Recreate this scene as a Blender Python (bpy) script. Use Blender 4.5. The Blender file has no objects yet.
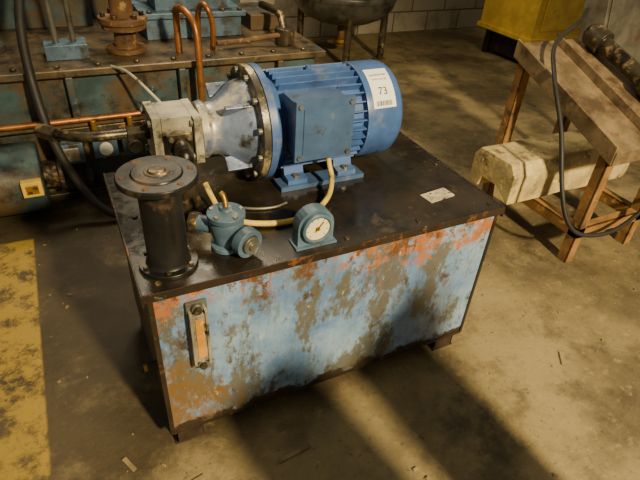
import bpy, bmesh, math, random
from mathutils import Vector, Matrix, noise
random.seed(7)
scene=bpy.context.scene

# ------------------------------------------------------------------ materials
def srgb(r,g,b):
    f=lambda c:(c/255/12.92) if c/255<=0.04045 else ((c/255+0.055)/1.055)**2.4
    return (f(r),f(g),f(b),1)
class NT:
    def __init__(s,name):
        s.m=bpy.data.materials.new(name); s.m.use_nodes=True; s.t=s.m.node_tree
        s.b=s.t.nodes["Principled BSDF"]; s.geo=s.t.nodes.new("ShaderNodeNewGeometry")
        s.pos=s.geo.outputs["Position"]
    def n(s,k): return s.t.nodes.new(k)
    def l(s,a,b): s.t.links.new(a,b)
    def noise(s,scale=5,detail=6,rough=.6,stretch=(1,1,1),off=(0,0,0),dist=0):
        mp=s.n("ShaderNodeMapping"); mp.inputs["Scale"].default_value=stretch; mp.inputs["Location"].default_value=off
        s.l(s.pos,mp.inputs[0]); t=s.n("ShaderNodeTexNoise"); s.l(mp.outputs[0],t.inputs["Vector"])
        t.inputs["Scale"].default_value=scale; t.inputs["Detail"].default_value=detail; t.inputs["Roughness"].default_value=rough
        t.inputs["Distortion"].default_value=dist
        return t.outputs[0]
    def math(s,op,a,b=None,clamp=False):
        m=s.n("ShaderNodeMath"); m.operation=op; m.use_clamp=clamp
        for i,v in enumerate((a,b)):
            if v is None: continue
            if hasattr(v,'is_output'): s.l(v,m.inputs[i])
            else: m.inputs[i].default_value=v
        return m.outputs[0]
    def thr(s,v,lo,hi):
        m=s.n("ShaderNodeMapRange"); m.interpolation_type='SMOOTHSTEP'
        s.l(v,m.inputs[0]); m.inputs[1].default_value=lo; m.inputs[2].default_value=hi
        return m.outputs[0]
    def mix(s,f,a,b):
        m=s.n("ShaderNodeMix"); m.data_type='RGBA'
        for v,i in ((f,0),(a,6),(b,7)):
            if hasattr(v,'is_output'): s.l(v,m.inputs[i])
            else: m.inputs[i].default_value=v
        return m.outputs[2]
    def xyz(s):
        x=s.n("ShaderNodeSeparateXYZ"); s.l(s.pos,x.inputs[0]); return x.outputs
    def out(s,col,rough,metal=0,bump=None,bs=.3,bd=.004,spec=None):
        b=s.b
        for v,i in ((col,"Base Color"),(rough,"Roughness"),(metal,"Metallic")):
            if hasattr(v,'is_output'): s.l(v,b.inputs[i])
            else: b.inputs[i].default_value=v
        if spec is not None: b.inputs["Specular IOR Level"].default_value=spec
        if bump is not None:
            u=s.n("ShaderNodeBump"); u.inputs["Strength"].default_value=bs; u.inputs["Distance"].default_value=bd
            s.l(bump,u.inputs["Height"]); s.l(u.outputs[0],b.inputs["Normal"])
        return s.m
def worn(name,base,layers=(),rough=.5,metal=0,bs=.3,var=.25):
    """layers: (colour, scale, lo, hi, stretch)"""
    s=NT(name)
    v=s.noise(9,5,.6)
    dark=tuple(c*(1-var*1.3) for c in base[:3])+(1,); lite=tuple(min(1,c*(1+var)) for c in base[:3])+(1,)
    col=s.mix(s.thr(v,.35,.65),dark,lite)
    for i,L in enumerate(layers):
        c,sc,lo,hi=L[:4]; st=L[4] if len(L)>4 else (1,1,1)
        n=s.noise(sc,9,.68,st,(i*3.7+1,i*1.3,i*2.1))
        col=s.mix(s.thr(n,lo,hi),col,c)
    r=s.n("ShaderNodeMapRange"); s.l(s.noise(22,5,.6),r.inputs[0]); r.inputs[3].default_value=max(.05,rough-.18); r.inputs[4].default_value=min(1,rough+.18)
    return s.out(col,r.outputs[0],metal,s.noise(60,6,.65),bs,.003)

RUST=srgb(104,70,40); DARK=srgb(28,24,19); GRIME=srgb(52,44,30)
M={}
M['motor']=worn("blue_motor_paint",srgb(60,90,146),[(GRIME,7,.58,.72),(srgb(94,108,132),11,.52,.68),(srgb(130,130,122),40,.66,.73)],.36,0,.14,.15)
M['motor_dk']=worn("blue_motor_box_paint",srgb(58,82,120),[(GRIME,8,.54,.7),(srgb(94,106,120),14,.56,.70)],.38,0,.15,.15)
M['steel']=worn("dirty_steel",srgb(120,118,108),[(RUST,14,.58,.68),(DARK,9,.55,.68)],.42,.6,.3)
M['alu']=worn("cast_aluminium",srgb(172,166,146),[(GRIME,11,.50,.66),(srgb(90,98,110),8,.6,.66)],.42,.4,.35)
M['bell']=worn("bell_housing_paint",srgb(112,126,156),[(srgb(198,190,164),4.5,.46,.58),(GRIME,12,.55,.67)],.34,.35,.25)
M['flange']=worn("oily_flange_steel",srgb(74,66,52),[(srgb(160,134,88),16,.54,.66),(DARK,9,.5,.62)],.35,.5,.4)
M['ring']=worn("worn_flange_ring",srgb(86,82,74),[(srgb(200,182,136),9,.47,.60),(DARK,12,.57,.67)],.3,.5,.4)
M['black']=worn("black_oily_paint",srgb(28,27,26),[(srgb(84,68,48),10,.52,.7)],.32,0,.15)
M['rubber']=worn("black_rubber",srgb(30,28,26),[(GRIME,16,.56,.7)],.6,0,.1)
M['rust']=worn("rusty_steel",srgb(104,74,44),[(DARK,12,.54,.68),(srgb(160,122,74),20,.54,.66)],.75,.1,.5)
M['foot']=worn("grimy_foot_steel",srgb(58,44,32),[(DARK,12,.50,.66)],.7,.1,.4)
M['standleg']=worn("rust_brown_angle_iron",srgb(132,96,52),[(srgb(66,46,30),10,.52,.66),(srgb(176,138,82),16,.56,.68)],.8,0,.5)
M['copper']=worn("copper_pipe",srgb(160,104,60),[(DARK,14,.54,.7)],.4,.6,.2)
M['hose']=worn("yellowed_conduit",srgb(196,168,82),[(GRIME,18,.56,.7)],.5,0,.1)
M['rod']=worn("pale_grey_rod",srgb(170,166,150),[(GRIME,18,.56,.7)],.5,0.2,.1)
M['teal']=worn("worn_teal_paint",srgb(58,80,86),[(srgb(84,66,42),4,.45,.60,(1,1,1.2)),(DARK,6,.50,.66),(srgb(100,122,128),26,.64,.72)],.5,.1,.4)
M['teal_top']=worn("oily_machine_top",srgb(90,75,53),[(srgb(60,80,86),6,.55,.68),(DARK,7,.48,.64),(srgb(142,122,88),18,.62,.7)],.45,.2,.4)
M['tealbox']=worn("blue_grey_paint",srgb(76,100,122),[(GRIME,9,.51,.66),(srgb(112,120,116),22,.61,.70)],.45,0,.2)
M['yellow']=worn("yellow_cabinet_paint",srgb(206,170,66),[(GRIME,6,.60,.75)],.45,0,.1,.12)
M['brass']=worn("brass",srgb(170,132,60),[(DARK,20,.52,.68)],.35,.7,.2)
M['cream']=worn("gauge_face",srgb(216,204,162),[(srgb(170,150,100),20,.55,.7)],.3,0,.02,.05)
M['white']=worn("white_label",srgb(224,224,216),[],.45,0,.02,.03)
M['ink']=worn("black_ink",srgb(15,15,15),[],.6,0,.02,.03)
M['stone']=worn("pale_packing_block",srgb(182,162,110),[(srgb(95,78,48),10,.52,.68),(srgb(220,202,150),30,.58,.66)],.9,0,.7)
M['tray']=worn("dusty_steel_tray",srgb(120,102,74),[(srgb(76,60,42),6,.46,.62),(RUST,22,.56,.7)],.6,.1,.35)
M['greymetal']=worn("grey_enclosure_paint",srgb(104,98,84),[(RUST,8,.56,.7)],.5,.1,.2)
M['silver']=worn("vessel_steel",srgb(84,82,76),[(DARK,4,.50,.66)],.35,.4,.1)
M['amber']=worn("amber_sight_glass",srgb(200,140,40),[(srgb(235,214,150),30,.58,.64)],.2,0,.05)
M['label']=worn("data_plate",srgb(176,168,140),[(GRIME,60,.54,.62)],.5,.1,.1)
M['shadowcyl']=worn("shadow_caster_paint",srgb(70,72,74),[(GRIME,8,.55,.7)],.5,0,.1)  # for the added shadow-casting cylinders out of view
M['debris']=worn("grit",srgb(130,112,80),[],.9,0,.3)

def tank_front():
    s=NT("blue_tank_paint_rusted"); X=s.xyz(); z=X[2]; x=X[0]
    fine=s.math('MULTIPLY',s.math('SUBTRACT',s.noise(48,6,.7,(1,1,.7),(4,4,4)),.5),.22)
    def N(*a,**k): return s.math('ADD',s.noise(*a,**k),fine)
    col=s.mix(s.thr(N(3.5,8,.7),.36,.64),srgb(84,116,162),srgb(134,160,188))
    col=s.mix(s.math('MULTIPLY',s.thr(N(14,8,.75,(2.0,2.0,.4),(3,0,0)),.50,.64),.7),col,srgb(90,100,96))
    # worn zones with streaks
    col=s.mix(s.math('MULTIPLY',s.thr(N(4.2,12,.74,(1.5,1,.7),(8.3,1,4)),.495,.57),.85),col,srgb(84,76,50))
    col=s.mix(s.math('MULTIPLY',s.thr(N(6,12,.76,(1.3,1,.8),(2.3,5,1)),.55,.62),.9),col,srgb(60,46,32))
    top=s.thr(z,.36,.57)
    n=s.math('ADD',N(5,12,.78,(.9,1,1.4),(1.2,0,7)),s.math('MULTIPLY',top,.13))
    col=s.mix(s.math('MULTIPLY',s.thr(n,.605,.655),.9),col,srgb(160,98,52))
    n2=s.math('ADD',N(10,12,.78,(1,1,.9),(5.2,0,2)),s.math('MULTIPLY',top,.11))
    col=s.mix(s.thr(n2,.61,.67),col,srgb(92,62,38))
    # thin rust runs
    n4=s.math('ADD',N(7,10,.75,(4,1,.45),(3.2,6,2)),s.math('MULTIPLY',top,.05))
    col=s.mix(s.math('MULTIPLY',s.thr(n4,.61,.67),.8),col,srgb(142,90,46))
    lft=s.math('MULTIPLY',s.thr(x,.24,.0),s.thr(z,.44,.12))
    n3=s.math('ADD',N(6,9,.74,(1,1,.8),(2,2,2)),s.math('MULTIPLY',lft,.30))
    col=s.mix(s.math('MULTIPLY',s.thr(n3,.58,.72),.9),col,srgb(112,82,32))
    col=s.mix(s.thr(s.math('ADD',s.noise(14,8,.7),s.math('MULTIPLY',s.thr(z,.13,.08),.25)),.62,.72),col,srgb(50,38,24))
    # bare scuffs
    col=s.mix(s.math('MULTIPLY',s.thr(s.noise(30,10,.8,(1.2,1,.45),(9,1,1)),.58,.65),.8),col,srgb(172,180,178))
    col=s.mix(s.math('MULTIPLY',s.thr(s.noise(36,10,.8,(1,1,.5),(1,8,1)),.60,.66),.8),col,srgb(58,52,42))
    r=s.n("ShaderNodeMapRange"); s.l(s.noise(12,6,.7),r.inputs[0]); r.inputs[3].default_value=.18; r.inputs[4].default_value=.6
    return s.out(col,r.outputs[0],0,s.noise(28,10,.75),.4,.004)
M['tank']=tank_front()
def tank_top():
    s=NT("oily_tank_top")
    col=s.mix(s.thr(s.noise(5,8,.65),.38,.64),srgb(24,22,19),srgb(46,39,30))
    col=s.mix(s.math('MULTIPLY',s.thr(s.noise(9,10,.75,(1,1,1),(4,2,1)),.56,.68),.6),col,srgb(86,71,49))
    col=s.mix(s.thr(s.noise(30,8,.72,(1,1,1),(2,5,1)),.65,.71),col,srgb(104,82,58))
    r=s.n("ShaderNodeMapRange"); s.l(s.thr(s.noise(6,7,.65,(1,1,1),(7,7,0)),.4,.62),r.inputs[0]); r.inputs[3].default_value=.12; r.inputs[4].default_value=.42
    return s.out(col,r.outputs[0],0,s.noise(35,8,.65),.22,.003,.6)
M['tanktop']=tank_top()
M['tankedge']=worn("worn_tank_lip",srgb(44,34,26),[(srgb(110,70,40),16,.56,.66),(srgb(120,116,106),34,.62,.70)],.4,.15,.4)
M['tankside']=worn("dark_tank_side",srgb(46,43,38),[(srgb(60,76,90),8,.58,.68),(RUST,10,.60,.70)],.5,0,.3)  # sides darker than the blue front, with blue and rust patches
def floor_mat():
    s=NT("dirty_concrete")
    col=s.mix(s.thr(s.noise(1.3,9,.66),.38,.64),srgb(92,80,54),srgb(144,127,88))
    col=s.mix(s.math('MULTIPLY',s.thr(s.noise(3.0,10,.72,(1,1,1),(5,2,0)),.46,.63),.75),col,srgb(72,61,41))
    col=s.mix(s.math('MULTIPLY',s.thr(s.noise(22,10,.78,(1,1,1),(1,2,0)),.54,.68),.65),col,srgb(160,143,102))
    col=s.mix(s.math('MULTIPLY',s.thr(s.noise(55,8,.78,(1,1,1),(3,2,0)),.56,.67),.85),col,srgb(56,47,33))
    X=s.xyz()
    d=s.math('MULTIPLY',s.thr(X[0],.30,-.02),s.thr(X[1],-.30,.10))  # dim light left of the tank, painted into the floor colour
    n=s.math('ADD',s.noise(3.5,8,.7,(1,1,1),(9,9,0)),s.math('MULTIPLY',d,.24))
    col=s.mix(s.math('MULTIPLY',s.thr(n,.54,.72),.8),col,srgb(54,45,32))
    band=s.math('MULTIPLY',s.thr(X[0],-.565,-.555),s.thr(X[0],-.305,-.315))
    band=s.math('MULTIPLY',band,s.thr(X[1],1.20,1.18))
    wear=s.thr(s.noise(9,10,.8,(1,1,1),(3,3,0)),.60,.46)
    col=s.mix(s.math('MULTIPLY',s.math('MULTIPLY',band,wear),.8),col,srgb(172,142,52))
    r=s.n("ShaderNodeMapRange"); s.l(s.noise(8,6,.6),r.inputs[0]); r.inputs[3].default_value=.4; r.inputs[4].default_value=.8
    return s.out(col,r.outputs[0],0,s.noise(38,10,.78),.65,.007)
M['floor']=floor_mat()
def wall_mat():
    s=NT("painted_concrete_block")
    mp=s.n("ShaderNodeCombineXYZ"); X=s.xyz(); s.l(X[0],mp.inputs[0]); s.l(X[2],mp.inputs[1])
    b=s.n("ShaderNodeTexBrick"); s.l(mp.outputs[0],b.inputs["Vector"]); b.inputs["Scale"].default_value=1
    b.inputs["Brick Width"].default_value=.42; b.inputs["Row Height"].default_value=.2; b.inputs["Mortar Size"].default_value=.008
    b.inputs["Color1"].default_value=srgb(170,162,142); b.inputs["Color2"].default_value=srgb(150,142,122); b.inputs["Mortar"].default_value=srgb(96,88,72)
    col=s.mix(s.math('MULTIPLY',s.thr(s.noise(3,9,.7),.48,.66),.5),b.outputs[0],srgb(92,84,66))
    return s.out(col,.85,0,s.noise(40,8,.7),.4,.005)
M['wall']=wall_mat()

# ------------------------------------------------------------------ mesh builder
class B:
    def __init__(s): s.v=[];s.f=[];s.mi=[];s.sm=[];s.mats=[]
    def mid(s,m):
        if m not in s.mats: s.mats.append(m)
        return s.mats.index(m)
    def add(s,vs,fs,m,smooth=False):
        o=len(s.v); s.v+=[Vector(p) for p in vs]; k=s.mid(m)
        for f in fs: s.f.append([i+o for i in f]); s.mi.append(k); s.sm.append(smooth)
    def box(s,c,d,m,rot=None,taper=1.0):
        hx,hy,hz=d[0]/2,d[1]/2,d[2]/2
        vs=[Vector((x*hx*(taper if z>0 else 1),y*hy*(taper if z>0 else 1),z*hz)) for z in(-1,1) for y in(-1,1) for x in(-1,1)]
        if rot is not None: vs=[rot@v for v in vs]
        vs=[v+Vector(c) for v in vs]
        s.add(vs,[(0,2,3,1),(4,5,7,6),(0,1,5,4),(2,6,7,3),(0,4,6,2),(1,3,7,5)],m)
    def bx(s,x0,x1,y0,y1,z0,z1,m): s.box(((x0+x1)/2,(y0+y1)/2,(z0+z1)/2),(x1-x0,y1-y0,z1-z0),m)
    def lathe(s,o,ax,prof,m,seg=40,closed=False):
        ax=Vector(ax).normalized(); u=ax.orthogonal().normalized(); w=ax.cross(u); o=Vector(o)
        vs=[];fs=[]
        for t,r in prof:
            for i in range(seg):
                a=2*math.pi*i/seg; vs.append(o+ax*t+(u*math.cos(a)+w*math.sin(a))*r)
        n=len(prof)
        for j in range(n-1):
            for i in range(seg):
                k=(i+1)%seg; fs.append((j*seg+i,j*seg+k,(j+1)*seg+k,(j+1)*seg+i))
        if closed:
            for i in range(seg):
                k=(i+1)%seg; fs.append(((n-1)*seg+i,(n-1)*seg+k,k,i))
        else:
            fs.append(list(range(seg))[::-1]); fs.append([(n-1)*seg+i for i in range(seg)])
        s.add(vs,fs,m,True)
    def cyl(s,a,b,r,m,r2=None,seg=28):
        a=Vector(a);b=Vector(b);L=(b-a).length; r2=r if r2 is None else r2
        s.lathe(a,b-a,[(0,r),(L,r2)],m,seg)
    def hexn(s,a,ax,r,h,m):
        a=Vector(a); s.lathe(a,ax,[(0,r),(h,r)],m,6); s.sm[-8:]=[False]*8
    def bolts(s,c,ax,R,n,r,h,m,ph=0):
        ax=Vector(ax).normalized(); u=Vector((0,0,1)) if abs(ax.z)<.9 else Vector((1,0,0)); u=(u-ax*u.dot(ax)).normalized(); w=ax.cross(u)
        for i in range(n):
            a=2*math.pi*(i+ph)/n; s.hexn(Vector(c)+(u*math.cos(a)+w*math.sin(a))*R,ax,r,h,m)
    def tube(s,pts,r,m,seg=14,sub=8,smooth=True):
        P=[Vector(p) for p in pts]
        if smooth and len(P)>2:
            Q=[]; E=[P[0]*2-P[1]]+P+[P[-1]*2-P[-2]]
            for i in range(1,len(E)-2):
                p0,p1,p2,p3=E[i-1:i+3]
                for k in range(sub):
                    t=k/sub
                    Q.append(.5*((2*p1)+(p2-p0)*t+(2*p0-5*p1+4*p2-p3)*t*t+(3*p1-p0-3*p2+p3)*t**3))
            Q.append(P[-1]); P=Q
        vs=[];fs=[]; T=(P[1]-P[0]).normalized(); u=T.orthogonal().normalized()
        for i,p in enumerate(P):
            T2=(P[min(i+1,len(P)-1)]-P[max(i-1,0)]).normalized()
            u=(u-T2*u.dot(T2)).normalized(); w=T2.cross(u)
            for k in range(seg):
                a=2*math.pi*k/seg; vs.append(p+(u*math.cos(a)+w*math.sin(a))*r)
        for j in range(len(P)-1):
            for i in range(seg):
                k=(i+1)%seg; fs.append((j*seg+i,j*seg+k,(j+1)*seg+k,(j+1)*seg+i))
        fs.append(list(range(seg))[::-1]); fs.append([(len(P)-1)*seg+i for i in range(seg)])
        s.add(vs,fs,m,True)
    def prism(s,poly,axis,a,b,m):
        n=len(poly); vs=[]
        for t in (a,b):
            for p,q in poly:
                v=[p,q]; v.insert(axis,t); vs.append(v)
        fs=[list(range(n)),[n+i for i in range(n)][::-1]]+[(i,n+i,n+(i+1)%n,(i+1)%n) for i in range(n)]
        s.add(vs,fs,m)
    def make(s,name,bevel=.002,parent=None):
        lo=Vector([min(v[i] for v in s.v) for i in range(3)]); hi=Vector([max(v[i] for v in s.v) for i in range(3)])
        o=Vector(((lo.x+hi.x)/2,(lo.y+hi.y)/2,lo.z))
        me=bpy.data.meshes.new(name); me.from_pydata([v-o for v in s.v],[],s.f)
        for m in s.mats: me.materials.append(M[m])
        for p,mi,sm in zip(me.polygons,s.mi,s.sm): p.material_index=mi; p.use_smooth=sm
        bm=bmesh.new(); bm.from_mesh(me); bmesh.ops.recalc_face_normals(bm,faces=bm.faces)
        for e in bm.edges:
            if len(e.link_faces)==2 and e.calc_face_angle(0)>math.radians(38): e.smooth=False
        bm.to_mesh(me); bm.free()
        ob=bpy.data.objects.new(name,me); ob.location=o; bpy.context.collection.objects.link(ob)
        if parent is not None: ob.parent=parent; ob.location=o-parent.location
        if bevel:
            b=ob.modifiers.new("bevel",'BEVEL'); b.width=bevel; b.segments=2; b.limit_method='ANGLE'; b.angle_limit=math.radians(40); b.harden_normals=False
        return ob
T=.58
# ------------------------------------------------------------------ floor and wall
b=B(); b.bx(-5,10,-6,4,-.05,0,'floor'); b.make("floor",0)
b=B(); b.bx(-5,10,3.8,4.0,0,3.0,'wall'); b.make("wall_back",0)

# ------------------------------------------------------------------ oil tank
b=B()
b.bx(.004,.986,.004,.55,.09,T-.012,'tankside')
b.bx(.0,.99,0,.004,.072,T-.012,'tank')
b.bx(-.010,.998,-.010,.562,T-.012,T,'tanktop')
b.bx(-.012,1.0,-.013,-.009,T-.020,T+.003,'tankedge')
b.bx(-.014,-.009,-.013,.562,T-.03,T+.002,'tankedge')
b.bx(.997,1.002,-.013,.562,T-.03,T+.002,'tankedge')
b.bx(-.002,.010,-.004,.002,.072,T-.02,'tankedge')
b.bx(.982,.992,-.004,.002,.072,T-.02,'tankedge')
b.bx(-.0,.99,-.003,.003,.066,.078,'tankedge')
for x,s in ((.012,1),(.975,-1)):
    for y in (.012,.46):
        b.bx(min(x,x+.006*s),max(x,x+.006*s),y,y+.075,0,.09,'foot'); b.bx(min(x,x+.075*s),max(x,x+.075*s),y,y+.006,0,.09,'foot'); b.bx(min(x-.004*s,x+.08*s),max(x-.004*s,x+.08*s),y-.003,y+.08,0,.006,'foot')
b.cyl((-.02,.12,.22),(.005,.12,.22),.014,'tankside',seg=16); b.hexn((-.02,.12,.22),(-1,0,0),.011,.010,'brass')
for x,y in [(.03,.02),(.03,.53),(.97,.02),(.97,.53),(.5,.02),(.72,.02),(.97,.28),(.03,.3)]:
    b.hexn((x,y,T),(0,0,1),.008,.004,'flange')
b.box((.855,.115,T+.001),(.095,.05,.002),'label',Matrix.Rotation(.12,3,'Z'))
b.make("hydraulic_oil_tank",.0015)

# sight glass (oil level gauge)
b=B()
b.bx(.076,.124,-.012,-.0035,.315,.528,'steel')
b.bx(.086,.114,-.024,-.012,.345,.498,'alu'); b.bx(.0905,.1095,-.0265,-.023,.36,.485,'amber')
b.bx(.079,.0855,-.028,-.012,.335,.508,'alu'); b.bx(.1145,.121,-.028,-.012,.335,.508,'alu')
for z in (.329,.514): b.cyl((.1,-.012,z),(.1,-.022,z),.013,'steel'); b.hexn((.1,-.022,z),(0,-1,0),.010,.008,'flange')
b.make("oil_level_gauge",.001)

# ------------------------------------------------------------------ electric motor
cy,cz=.42,.742
b=B()
ax=(1,0,0)
def L(prof,m,seg=64): b.lathe((0,cy,cz),ax,prof,m,seg)
L([(.392,.05),(.392,.160),(.412,.160),(.412,.135),(.430,.132),(.445,.118)],'motor')
L([(.44,.117),(.70,.117)],'motor')
L([(.690,.122),(.692,.140),(.700,.1415),(.785,.1415),(.803,.138),(.815,.128),(.820,.112),(.820,.03)],'motor')
L([(.819,.11),(.8215,.10),(.8215,.0)],'black')
for k in range(4): L([(.8205,.03+.02*k),(.8245,.03+.02*k),(.8245,.036+.02*k),(.8205,.036+.02*k)],'motor')
nf=34
for i in range(nf):
    a=2*math.pi*(i+.5)/nf; d=Vector((0,math.sin(a),math.cos(a)))
    deg=math.degrees(math.atan2(-d.y,d.z))
    x0,x1=.448,.688
    if 32<deg<80: x0=.612
    R=Matrix.Rotation(-a,3,'X')
    c=Vector(((x0+x1)/2,cy,cz))+d*.127
    b.box(c,(x1-x0,.0038,.027),'motor',R)
# terminal box
b.bx(.448,.600,.242,.335,.712,.855,'motor_dk')
b.bx(.440,.608,.226,.238,.702,.866,'motor_dk'); b.bx(.444,.604,.2385,.242,.706,.862,'black')
b.bx(.462,.586,.2235,.227,.722,.846,'motor_dk')
for x in (.452,.596):
    for z in (.714,.854): b.hexn((x,.226,z),(0,-1,0),.0065,.005,'steel')
b.cyl((.565,.275,.715),(.565,.275,.69),.014,'steel'); b.hexn((.565,.275,.70),(0,0,-1),.018,.015,'brass')
for x in (.455,.615):
    b.prism([(.295,T+.014),(.345,T+.014),(.36,.65),(.48,.65),(.495,T+.014),(.545,T+.014),(.545,T+.028),(.515,T+.032),(.49,.69),(.35,.69),(.325,T+.032),(.295,T+.028)],0,x,x+.06,'motor')
    for y in (.308,.532): b.hexn((x+.03,y,T+.028),(0,0,1),.011,.010,'steel')
b.bx(.43,.70,.285,.345,T+.0005,T+.014,'motor_dk'); b.bx(.43,.70,.495,.555,T+.0005,T+.014,'motor_dk')
b.cyl((.56,cy,cz+.11),(.56,cy,cz+.148),.012,'motor',.008)
def onc(x,th,r=.1428): return Vector((x,cy-r*math.sin(th),cz+r*math.cos(th)))
def patch(xa,xb,th0,th1,r,m,N=10):
    vs=[];fs=[]
    for i in range(N+1):
        t=th0+(th1-th0)*i/N; vs+= [onc(xa,t,r),onc(xb,t,r)]
    for i in range(N): fs.append((2*i,2*i+1,2*i+3,2*i+2))
    b.add(vs,fs,m,True)
rad=math.radians
patch(.710,.784,rad(18),rad(68),.1428,'white')
xb=.72
for i,wd in enumerate([1,2,1,1,3,1,2,1,1,2,3,1,1,2,1]):
    patch(xb,xb+.0011*wd,rad(60),rad(65.5),.1434,'ink',2); xb+=.0011*wd+.0018
def text(txt,size,x,th):
    c=bpy.data.curves.new("tmp","FONT"); c.body=txt; c.size=size; c.align_x='CENTER'; c.resolution_u=3
    o=bpy.data.objects.new("tmp",c); bpy.context.collection.objects.link(o); bpy.context.view_layer.update()
    me=o.evaluated_get(bpy.context.evaluated_depsgraph_get()).to_mesh()
    vs=[onc(x+v.co.x,th-v.co.y/.1435,.1436) for v in me.vertices]; fs=[list(p.vertices) for p in me.polygons]
    b.add(vs,fs,'ink'); bpy.data.objects.remove(o); bpy.data.curves.remove(c)
text("73",.032,.747,rad(53)); text("auction lot",.0125,.747,rad(29)); text("tel 0123 456 789",.007,.747,rad(35))
motor=b.make("electric_motor",.0015)

# ------------------------------------------------------------------ bell housing + pump
b=B()
L([(.370,.06),(.370,.160),(.390,.160),(.390,.06)],'ring')
b.bolts((.370,cy,cz),(-1,0,0),.146,12,.009,.012,'steel',.5)
L([(.235,.050),(.235,.074),(.252,.078),(.262,.070),(.285,.072),(.345,.118),(.371,.125),(.371,.06)],'bell')
for i in range(4):
    a=math.pi/4+i*math.pi/2; d=Vector((0,math.sin(a),math.cos(a)))
    b.box(Vector((.325,cy,cz))+d*.108,(.07,.010,.04),'bell',Matrix.Rotation(-a,3,'X'))
b.make("bell_housing",.0015)

b=B()
b.bx(.213,.234,cy-.072,cy+.072,cz-.062,cz+.062,'alu')
b.bx(.135,.210,cy-.056,cy+.056,cz-.066,cz+.066,'alu')
b.bx(.112,.133,cy-.060,cy+.060,cz-.070,cz+.070,'alu')
b.bx(.128,.216,cy-.045,cy+.045,cz-.055,cz+.055,'flange')
for y in (-.045,.045):
    for z in (-.052,.052): b.hexn((.112,cy+y,cz+z),(-1,0,0),.009,.009,'steel'); b.hexn((.213,cy+y*1.3,cz+z*.9),(-1,0,0),.009,.008,'steel')
b.cyl((.172,cy-.05,cz),(.172,cy-.075,cz),.032,'steel'); 
b.bx(.14,.204,cy-.083,cy-.072,cz-.03,cz+.03,'flange')
for x in(.149,.195):
    for z in(-.02,.02): b.hexn((x,cy-.083,cz+z),(0,-1,0),.007,.006,'steel')
b.tube([(.172,cy-.08,cz),(.172,cy-.11,cz-.005),(.172,cy-.125,cz-.03),(.172,cy-.125,T+.002)],.022,'flange',18)
b.lathe((.172,cy-.125,T+.001),(0,0,1),[(0,.045),(.012,.045),(.012,.03),(.03,.028),(.03,.02)],'flange',28)
b.lathe((.112,cy+.01,cz+.01),(-1,0,0),[(.0,.022),(.012,.022),(.012,.017),(.035,.017),(.035,.020),(.055,.020)],'flange',6)
b.tube([(.06,cy+.01,cz+.01),(-.02,cy+.01,cz+.012),(-.07,cy+.03,cz+.01),(-.11,cy+.08,cz-.0)],.013,'flange')
b.lathe((-.11,cy+.08,cz),(-.6,.75,0),[(-.01,.02),(.05,.02)],'flange',6)
b.make("hydraulic_gear_pump",.0015)

# ------------------------------------------------------------------ black filter housing / filler column
b=B(); c0=(.068,.085); z0=T+.0008
b.lathe((c0[0],c0[1],z0),(0,0,1),[(0,.066),(.010,.066),(.010,.050),(.018,.045),(.21,.045),(.214,.050),(.218,.082),(.228,.083),(.232,.081),(.232,.052),(.236,.050),(.236,.03),(.234,.0)],'black',48)
b.bolts((c0[0],c0[1],z0+.231),(0,0,1),.068,6,.0065,.003,'rust')
b.bolts((c0[0],c0[1],z0+.01),(0,0,1),.057,6,.006,.006,'flange',.3)
b.lathe((c0[0],c0[1],z0+.234),(0,0,1),[(0,.026),(.003,.026),(.003,.018),(.006,.016),(.006,.0)],'flange',28)
b.make("return_filter_housing",.001)

# ------------------------------------------------------------------ small blue valve/strainer
b=B(); v=(.212,.100)
b.lathe((v[0],v[1],z0),(0,0,1),[(0,.040),(.010,.040),(.014,.030),(.028,.034),(.05,.040),(.072,.041),(.080,.038),(.084,.045),(.096,.045),(.099,.034),(.104,.016),(.110,.014)],'tealbox',32)
b.lathe((v[0]+.012,v[1]-.012,T+.045),(.35,-.94,-.05),[(.0,.028),(.035,.028),(.037,.036),(.062,.036),(.062,.024),(.057,.022)],'tealbox',28)
b.lathe((v[0]+.012,v[1]-.012,T+.045),(.35,-.94,-.05),[(.05,.022),(.068,.022),(.068,.010),(.074,.010)],'steel',20)
b.cyl((v[0]-.03,v[1]+.02,T+.055),(v[0]-.06,v[1]+.045,T+.055),.020,'tealbox')
b.cyl((v[0]-.055,v[1]+.042,T+.055),(v[0]-.072,v[1]+.055,T+.055),.025,'flange',seg=6)
b.bolts((v[0],v[1],T+.097),(0,0,1),.036,5,.006,.005,'steel')
b.tube([(v[0],v[1],T+.11),(v[0]+.0,v[1]+.01,T+.13),(v[0]-.005,v[1]+.02,T+.14)],.007,'brass')
b.make("strainer_valve",.001)

# ------------------------------------------------------------------ pressure gauge
b=B(); g=Vector((.412,.035,T)); 
pts=[]
for (x,z) in [(-.048,0),(.048,0),(.048,.035)]: pts.append((g.x+x,z0+z))
for i in range(0,13):
    a=math.pi*i/12; pts.append((g.x+.048*math.cos(a),z0+.055+.046*math.sin(a)))
pts.append((g.x-.048,z0+.035))
b.prism([(p[0],p[1]) for p in pts],1,g.y-.010,g.y+.024,'tealbox')
b.lathe((g.x,g.y-.010,T+.054),(0,-1,0),[(0,.041),(.012,.041),(.014,.038),(.014,.0335),(.008,.032),(.0,.032)],'tealbox',40)
b.lathe((g.x,g.y-.010,T+.054),(0,-1,0),[(.0,.0325),(.0075,.0325),(.0075,.0)],'cream',40)
b.box((g.x+.004,g.y-.0185,T+.058),(.004,.001,.034),'brass',Matrix.Rotation(.7,3,'Y'))
b.lathe((g.x,g.y-.0175,T+.054),(0,-1,0),[(0,.006),(.003,.006)],'brass',16)
for i in range(9):
    a=rad(-225+i*33.75); b.box((g.x+.027*math.cos(a),g.y-.0178,T+.054-.027*math.sin(a)),(.006,.0008,.0015),'ink',Matrix.Rotation(a,3,'Y'))
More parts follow.
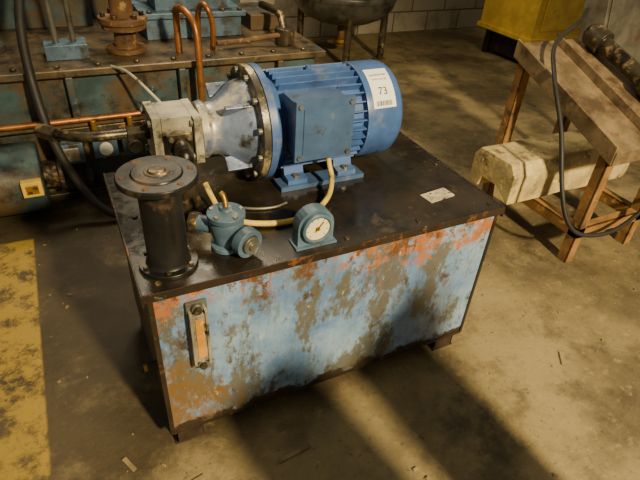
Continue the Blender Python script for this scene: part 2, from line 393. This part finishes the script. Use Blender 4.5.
b.bx(g.x-.055,g.x+.055,g.y-.02,g.y+.03,z0,T+.006,'tealbox')
b.make("pressure_gauge",.0012)

# ------------------------------------------------------------------ conduit and cables on tank
b=B()
b.tube([(.565,.275,.684),(.566,.262,.655),(.562,.235,.625),(.53,.19,.602),(.47,.15,.592),(.40,.13,.591),(.33,.14,.591),(.27,.17,.593),(.235,.22,.60),(.222,.26,.625),(.215,.29,.65)],.0075,'hose')
b.make("flexible_conduit",0,motor)
b=B()
b.tube([(.28,.25,.586),(.33,.225,.585),(.38,.215,.585),(.42,.225,.585)],.004,'steel',10)
b.make("thin_pipe",0)

# ------------------------------------------------------------------ big machine bed on the left behind
b=B()
b.bx(-2.2,1.12,1.5,2.45,0.03,.57,'teal')
b.bx(-2.24,1.16,1.46,2.5,.57,.60,'teal_top')
b.bx(-2.2,1.12,1.44,1.5,.36,.385,'teal_top')
for x in (-1.5,-.62,-.05,.42,.9): b.bx(x,x+.03,1.455,1.5,.04,.57,'teal')
b.bx(-2.2,1.13,1.46,2.46,0,.04,'flange')
for x in [-.55+.16*i for i in range(11)]: b.hexn((x,1.50,.60),(0,0,1),.014,.012,'flange')
b.lathe((-.9,1.40,.18),(1,0,0),[(0,.14),(.02,.15),(.66,.15),(.68,.14),(.68,.0)],'teal',36)
b.bx(-.9,-.22,1.4,1.5,.04,.3,'teal')
b.lathe((-.22,1.40,.18),(1,0,0),[(0,.06),(.06,.06),(.06,.075),(.08,.075)],'flange',24)
b.bx(-2.0,.15,2.15,2.45,.60,1.15,'teal'); b.bx(.15,1.0,2.3,2.45,.60,1.05,'teal')
b.bx(.92,1.08,1.9,2.2,.60,.68,'teal'); b.cyl((1.0,1.62,.60),(1.0,1.62,.68),.05,'flange'); b.tube([(1.0,1.62,.66),(1.02,1.75,.72),(1.0,1.95,.72)],.02,'flange')
b.tube([(.64,1.60,.63),(.8,1.62,.63),(.95,1.60,.65),(1.0,1.60,.65)],.012,'rust')
bed=b.make("machine_bed",.004)
b=B()
b.bx(-.300,-.225,1.225,1.262,.175,.240,'yellow'); b.bx(-.286,-.24,1.221,1.226,.188,.228,'brass'); b.cyl((-.262,1.25,.215),(-.262,1.36,.22),.015,'flange')
b.make("yellow_junction_box",.002,bed)
b=B()
b.tube([(.50,1.40,.36),(.50,1.40,.55),(.50,1.42,.74),(.48,1.48,.80),(.46,1.56,.80),(.46,1.6,.76),(.46,1.6,.60)],.015,'copper')
b.tube([(.62,1.6,.60),(.62,1.58,.72),(.60,1.58,.79),(.585,1.62,.80),(.58,1.68,.74),(.58,1.70,.60)],.013,'copper')
b.tube([(-.75,1.42,.40),(-.2,1.42,.40),(.1,1.42,.40),(.40,1.42,.40),(.50,1.40,.38)],.012,'copper')
b.make("copper_pipework",0,bed)
b=B()
b.bx(.0,.10,1.36,1.44,.24,.33,'tealbox'); b.lathe((.05,1.36,.285),(0,-1,0),[(0,.028),(.02,.028),(.02,.022)],'white',24)
b.bx(.12,.22,1.34,1.44,.24,.34,'teal'); b.lathe((.17,1.34,.29),(0,-1,0),[(0,.03),(.025,.03),(.025,.02)],'steel',24)
b.bx(-.14,-.04,1.38,1.44,.22,.31,'tealbox'); b.bx(-.12,-.06,1.372,1.381,.235,.295,'alu')
b.bx(-.16,.26,1.43,1.455,.20,.36,'flange')
b.cyl((.02,1.40,.33),(.02,1.40,.40),.012,'brass'); b.cyl((.17,1.40,.34),(.17,1.40,.40),.012,'brass')
b.make("solenoid_valves",.002,bed)
b=B()
for x in (-.05,.02):
    b.cyl((x,1.66,.60),(x,1.64,.95),.012,'steel'); b.lathe((x,1.64,.95),(0,0,1),[(0,.012),(.01,.024),(.04,.024),(.05,.01)],'black',20)
b.bx(-.1,.07,1.60,1.72,.60,.66,'tealbox')
b.lathe((-.32,1.8,.60),(0,0,1),[(0,.07),(.03,.07),(.03,.045),(.2,.045),(.2,.06),(.24,.06)],'silver',28)
b.tube([(-.32,1.8,.82),(-.32,1.78,.95),(-.40,1.76,1.0),(-.6,1.75,1.0)],.045,'silver',20)
b.make("control_levers",.002,bed)

b=B()
b.bx(.36,.84,1.82,2.12,.601,.70,'tealbox'); b.bx(.34,.86,1.80,2.14,.70,.725,'tealbox')
b.bx(.42,.78,1.86,2.08,.725,.80,'tealbox'); b.bx(.40,.80,1.84,2.1,.80,.82,'tealbox')
for x in (.38,.50,.62,.74,.83):
    for y in (1.815,2.125): b.hexn((x,y,.725),(0,0,1),.013,.014,'flange')
b.make("valve_manifold",.003,bed)

b=B()
b.lathe((.24,1.68,.601),(0,0,1),[(0,.085),(.02,.085),(.02,.05),(.10,.048),(.10,.095),(.125,.095),(.125,.105),(.15,.105),(.15,.05),(.26,.048),(.30,.04),(.5,.04)],'rust',32)
b.bolts((.24,1.68,.75),(0,0,1),.082,6,.012,.02,'flange')
b.make("flanged_riser_pipe",.002,bed)

b=B()
b.tube([(-.06,1.75,1.25),(-.12,1.62,.95),(-.16,1.50,.78),(-.17,1.42,.60),(-.15,1.33,.38),(-.09,1.28,.18),(-.01,1.22,.06),(.10,1.2,.02),(.3,1.22,.02)],.018,'rubber',16)
b.make("hydraulic_hose",0)
b=B()
b.tube([(.14,1.47,.60),(.19,1.38,.60),(.25,1.27,.55),(.30,1.18,.49),(.33,1.15,.40),(.34,1.3,.30),(.36,1.42,.25)],.0065,'rod')
b.make("pale_cable",0,bed)

# ------------------------------------------------------------------ pressure vessel in the back
b=B()
b.lathe((2.22,3.22,0),(0,0,1),[(.28,.03),(.285,.12),(.31,.25),(.36,.36),(.43,.42),(.50,.44),(1.5,.44),(1.6,.36),(1.66,.2),(1.68,.02)],'silver',56)
b.lathe((2.22,3.22,.50),(0,0,1),[(0,.445),(.02,.45),(.04,.445)],'silver',56)
for a in (-110,-35,60,150):
    x=2.22+.36*math.cos(rad(a)); y=3.22+.36*math.sin(rad(a))
    b.cyl((x,y,0),(x,y,.5),.03,'flange',seg=18); b.lathe((x,y,0),(0,0,1),[(0,.06),(.012,.06)],'rust',18)
b.cyl((2.22,3.22,.10),(2.22,3.22,.29),.035,'rust'); b.lathe((2.22,3.22,.12),(0,0,1),[(0,.07),(.03,.07)],'brass',20)
b.make("pressure_vessel",.002)

# ------------------------------------------------------------------ yellow cabinet
b=B()
b.bx(3.62,5.3,2.4,3.05,.25,1.5,'yellow')
b.bx(3.60,5.32,2.38,3.07,.23,.27,'yellow'); 
b.bx(3.70,4.35,2.385,2.40,.33,1.42,'yellow'); b.bx(4.40,5.2,2.385,2.40,.33,1.42,'yellow')
b.bx(3.7,5.2,2.48,3.0,.04,.24,'black')
for x in (3.68,5.18):
    for y in (2.45,2.95): b.bx(x,x+.06,y,y+.06,0,.24,'black')
b.cyl((4.3,2.385,.8),(4.3,2.36,.8),.02,'black')
b.make("yellow_cabinet",.004)

# ------------------------------------------------------------------ rusty stand with sloping tray
b=B()
x0,x1,y0,y1=1.75,2.18,.20,.77; w=.046
zt=lambda y:.545+(y-y0)*.38
def leg(x,y,z):
    b.bx(x,x+w,y,y+.007,0,z,'standleg'); b.bx(x,x+.007,y,y+w,0,z,'standleg')
for x in (x0,x1-w):
    leg(x,y0,zt(y0)); leg(x,y1-w,zt(y1)-.02)
b.bx(x0,x1,y0,y0+.007,.13,.18,'standleg'); b.bx(x0,x1,y0,y0+.04,.174,.18,'standleg')
b.bx(x0,x1,y1-.007,y1,.13,.18,'standleg')
for x in (x0,x1-w): b.bx(x,x+.007,y0,y1,.13,.18,'standleg'); b.bx(x,x+w,y0,y1,.174,.18,'standleg')
def slab(xa,xb,off0,off1,ya,yb,m):
    b.prism([(ya,zt(ya)+off0),(yb,zt(yb)+off0),(yb,zt(yb)+off1),(ya,zt(ya)+off1)],0,xa,xb,m)
slab(x0-.012,x1+.03,0,.010,y0-.02,y1+.02,'tray')
slab(x0-.017,x0-.008,-.045,.03,y0-.02,y1+.02,'tray')
slab(x1+.025,x1+.035,-.035,.045,y0-.02,y1+.02,'tray')
slab(x0-.012,x1+.03,-.045,.01,y0-.026,y0-.018,'tray')
slab(x0+.20,x0+.206,.01,.05,y0-.02,y1+.01,'tray')
b.make("sloping_steel_stand",.0015)

b=B()
R=Matrix.Rotation(rad(-12),3,'X')
b.box((2.66,.98,.74),(.44,.14,.42),'greymetal',R); b.box((2.66,.905,.74),(.40,.01,.36),'greymetal',R)
for x in (2.5,2.82): b.bx(x-.02,x+.02,.96,1.0,0,.56,'rust')
b.make("grey_control_enclosure",.004)
b=B()
b.lathe((2.11,.75,.825),(0.06,-.93,-.353),[(0,.03),(.02,.05),(.10,.052),(.10,.034),(.36,.034),(.36,.055),(.44,.055),(.45,.03)],'flange',28)
b.make("rusty_pipe_fitting",.002)

# pale notched block across the lower rails
b=B()
prof=[(.46,.182),(.545,.182),(.560,.235),(.640,.235),(.655,.182),(.718,.182),(.718,.32),(.69,.36),(.50,.36),(.46,.315)]
xs=[1.585+.06*i for i in range(14)]
rings=[]
for i,x in enumerate(xs):
    rings.append([Vector((x+ (noise.noise(Vector((p[0]*9,p[1]*9,i)))*.012),p[0]+noise.noise(Vector((x*7,p[1]*9,3)))*.006,max(.181,p[1]+noise.noise(Vector((x*7,p[0]*9,5)))*.008))) for p in prof])
n=len(prof); vs=[v for r in rings for v in r]; fs=[]
for j in range(len(rings)-1):
    for i in range(n): k=(i+1)%n; fs.append((j*n+i,j*n+k,(j+1)*n+k,(j+1)*n+i))
for base in (0,(len(rings)-1)*n):
    fs+= [[base+i for i in q] for q in ((0,1,2,9),(2,3,7,8,9) ,(3,4,5,6,7))]
b.add(vs,fs,'stone')
b.make("pale_packing_block",.004)

b=B()
b.tube([(2.12,.80,.90),(2.02,.74,.87),(1.84,.68,.80),(1.72,.54,.72),(1.66,.38,.56),(1.62,.26,.38),(1.63,.19,.26),(1.70,.15,.20),(1.86,.13,.19),(2.05,.15,.24),(2.2,.17,.33),(2.36,.22,.42)],.009,'rubber')
b.make("black_cable",0)

# two unseen cylinders added behind the camera to cast the photographer's rounded shadow
for gx,gh,gr in ((.54,1.00,.14),(.86,1.09,.125)):
    b=B()
    b.lathe((gx,-1.05,0),(0,0,1),[(0,gr-.015),(.01,gr),(gh-.14,gr),(gh-.08,gr*.92),(gh-.03,gr*.64),(gh-.01,.045),(gh,.03),(gh+.03,.03),(gh+.03,.0)],'shadowcyl',40)
    b.lathe((gx,-1.05,gh+.03),(0,0,1),[(0,.03),(.015,.03)],'black',20)
    b.make("shadow_caster",.001)

# debris
b=B()
for i in range(420):
    x=random.uniform(-.4,2.6); y=random.uniform(-.7,1.3)
    if -.05<x<1.06 and -.03<y<.6: continue
    r=random.choice([.003,.004,.005,.008]); R=Matrix.Rotation(random.uniform(0,3),3,'Z')
    b.box((x,y,r*.4),(r*random.uniform(1,3),r,r*.8),'debris',R,.7)
for x,y,a,l in [(.02,-.12,.2,.07),(.3,-.15,.1,.10),(1.3,-.2,.9,.06),(-.12,.0,2,.05)]:
    b.box((x,y,.003),(l,.012,.006),'debris',Matrix.Rotation(a,3,'Z'))
b.make("floor_debris",0)

# ------------------------------------------------------------------ lights, world, camera
def lookat(o,t): o.rotation_euler=(Vector(t)-o.location).to_track_quat('-Z','Y').to_euler()
l=bpy.data.lights.new("key_lamp",'SPOT'); l.energy=2650; l.color=(1,.80,.44); l.spot_size=rad(52); l.spot_blend=.9; l.shadow_soft_size=.16
o=bpy.data.objects.new("key_lamp",l); bpy.context.collection.objects.link(o); o.location=(1.15,-3.9,3.3); lookat(o,(1.15,.1,0))
l=bpy.data.lights.new("overhead_lamp",'AREA'); l.energy=75; l.color=(1,.85,.58); l.size=1.0; l.shape='SQUARE'
o=bpy.data.objects.new("overhead_lamp",l); bpy.context.collection.objects.link(o); o.location=(.8,2.6,3.4); lookat(o,(.9,1.2,.4))
w=bpy.data.worlds.new("world"); scene.world=w; w.use_nodes=True
w.node_tree.nodes["Background"].inputs[0].default_value=(.90,.80,.60,1); w.node_tree.nodes["Background"].inputs[1].default_value=.29
cam=bpy.data.cameras.new("camera"); cam.sensor_width=36; cam.lens=512.15*36/640; cam.clip_start=.02
co=bpy.data.objects.new("camera",cam); bpy.context.collection.objects.link(co)
co.location=(-.0681,-.8764,1.3323); co.rotation_euler=(.9448,-.0629,-.4547)
scene.camera=co
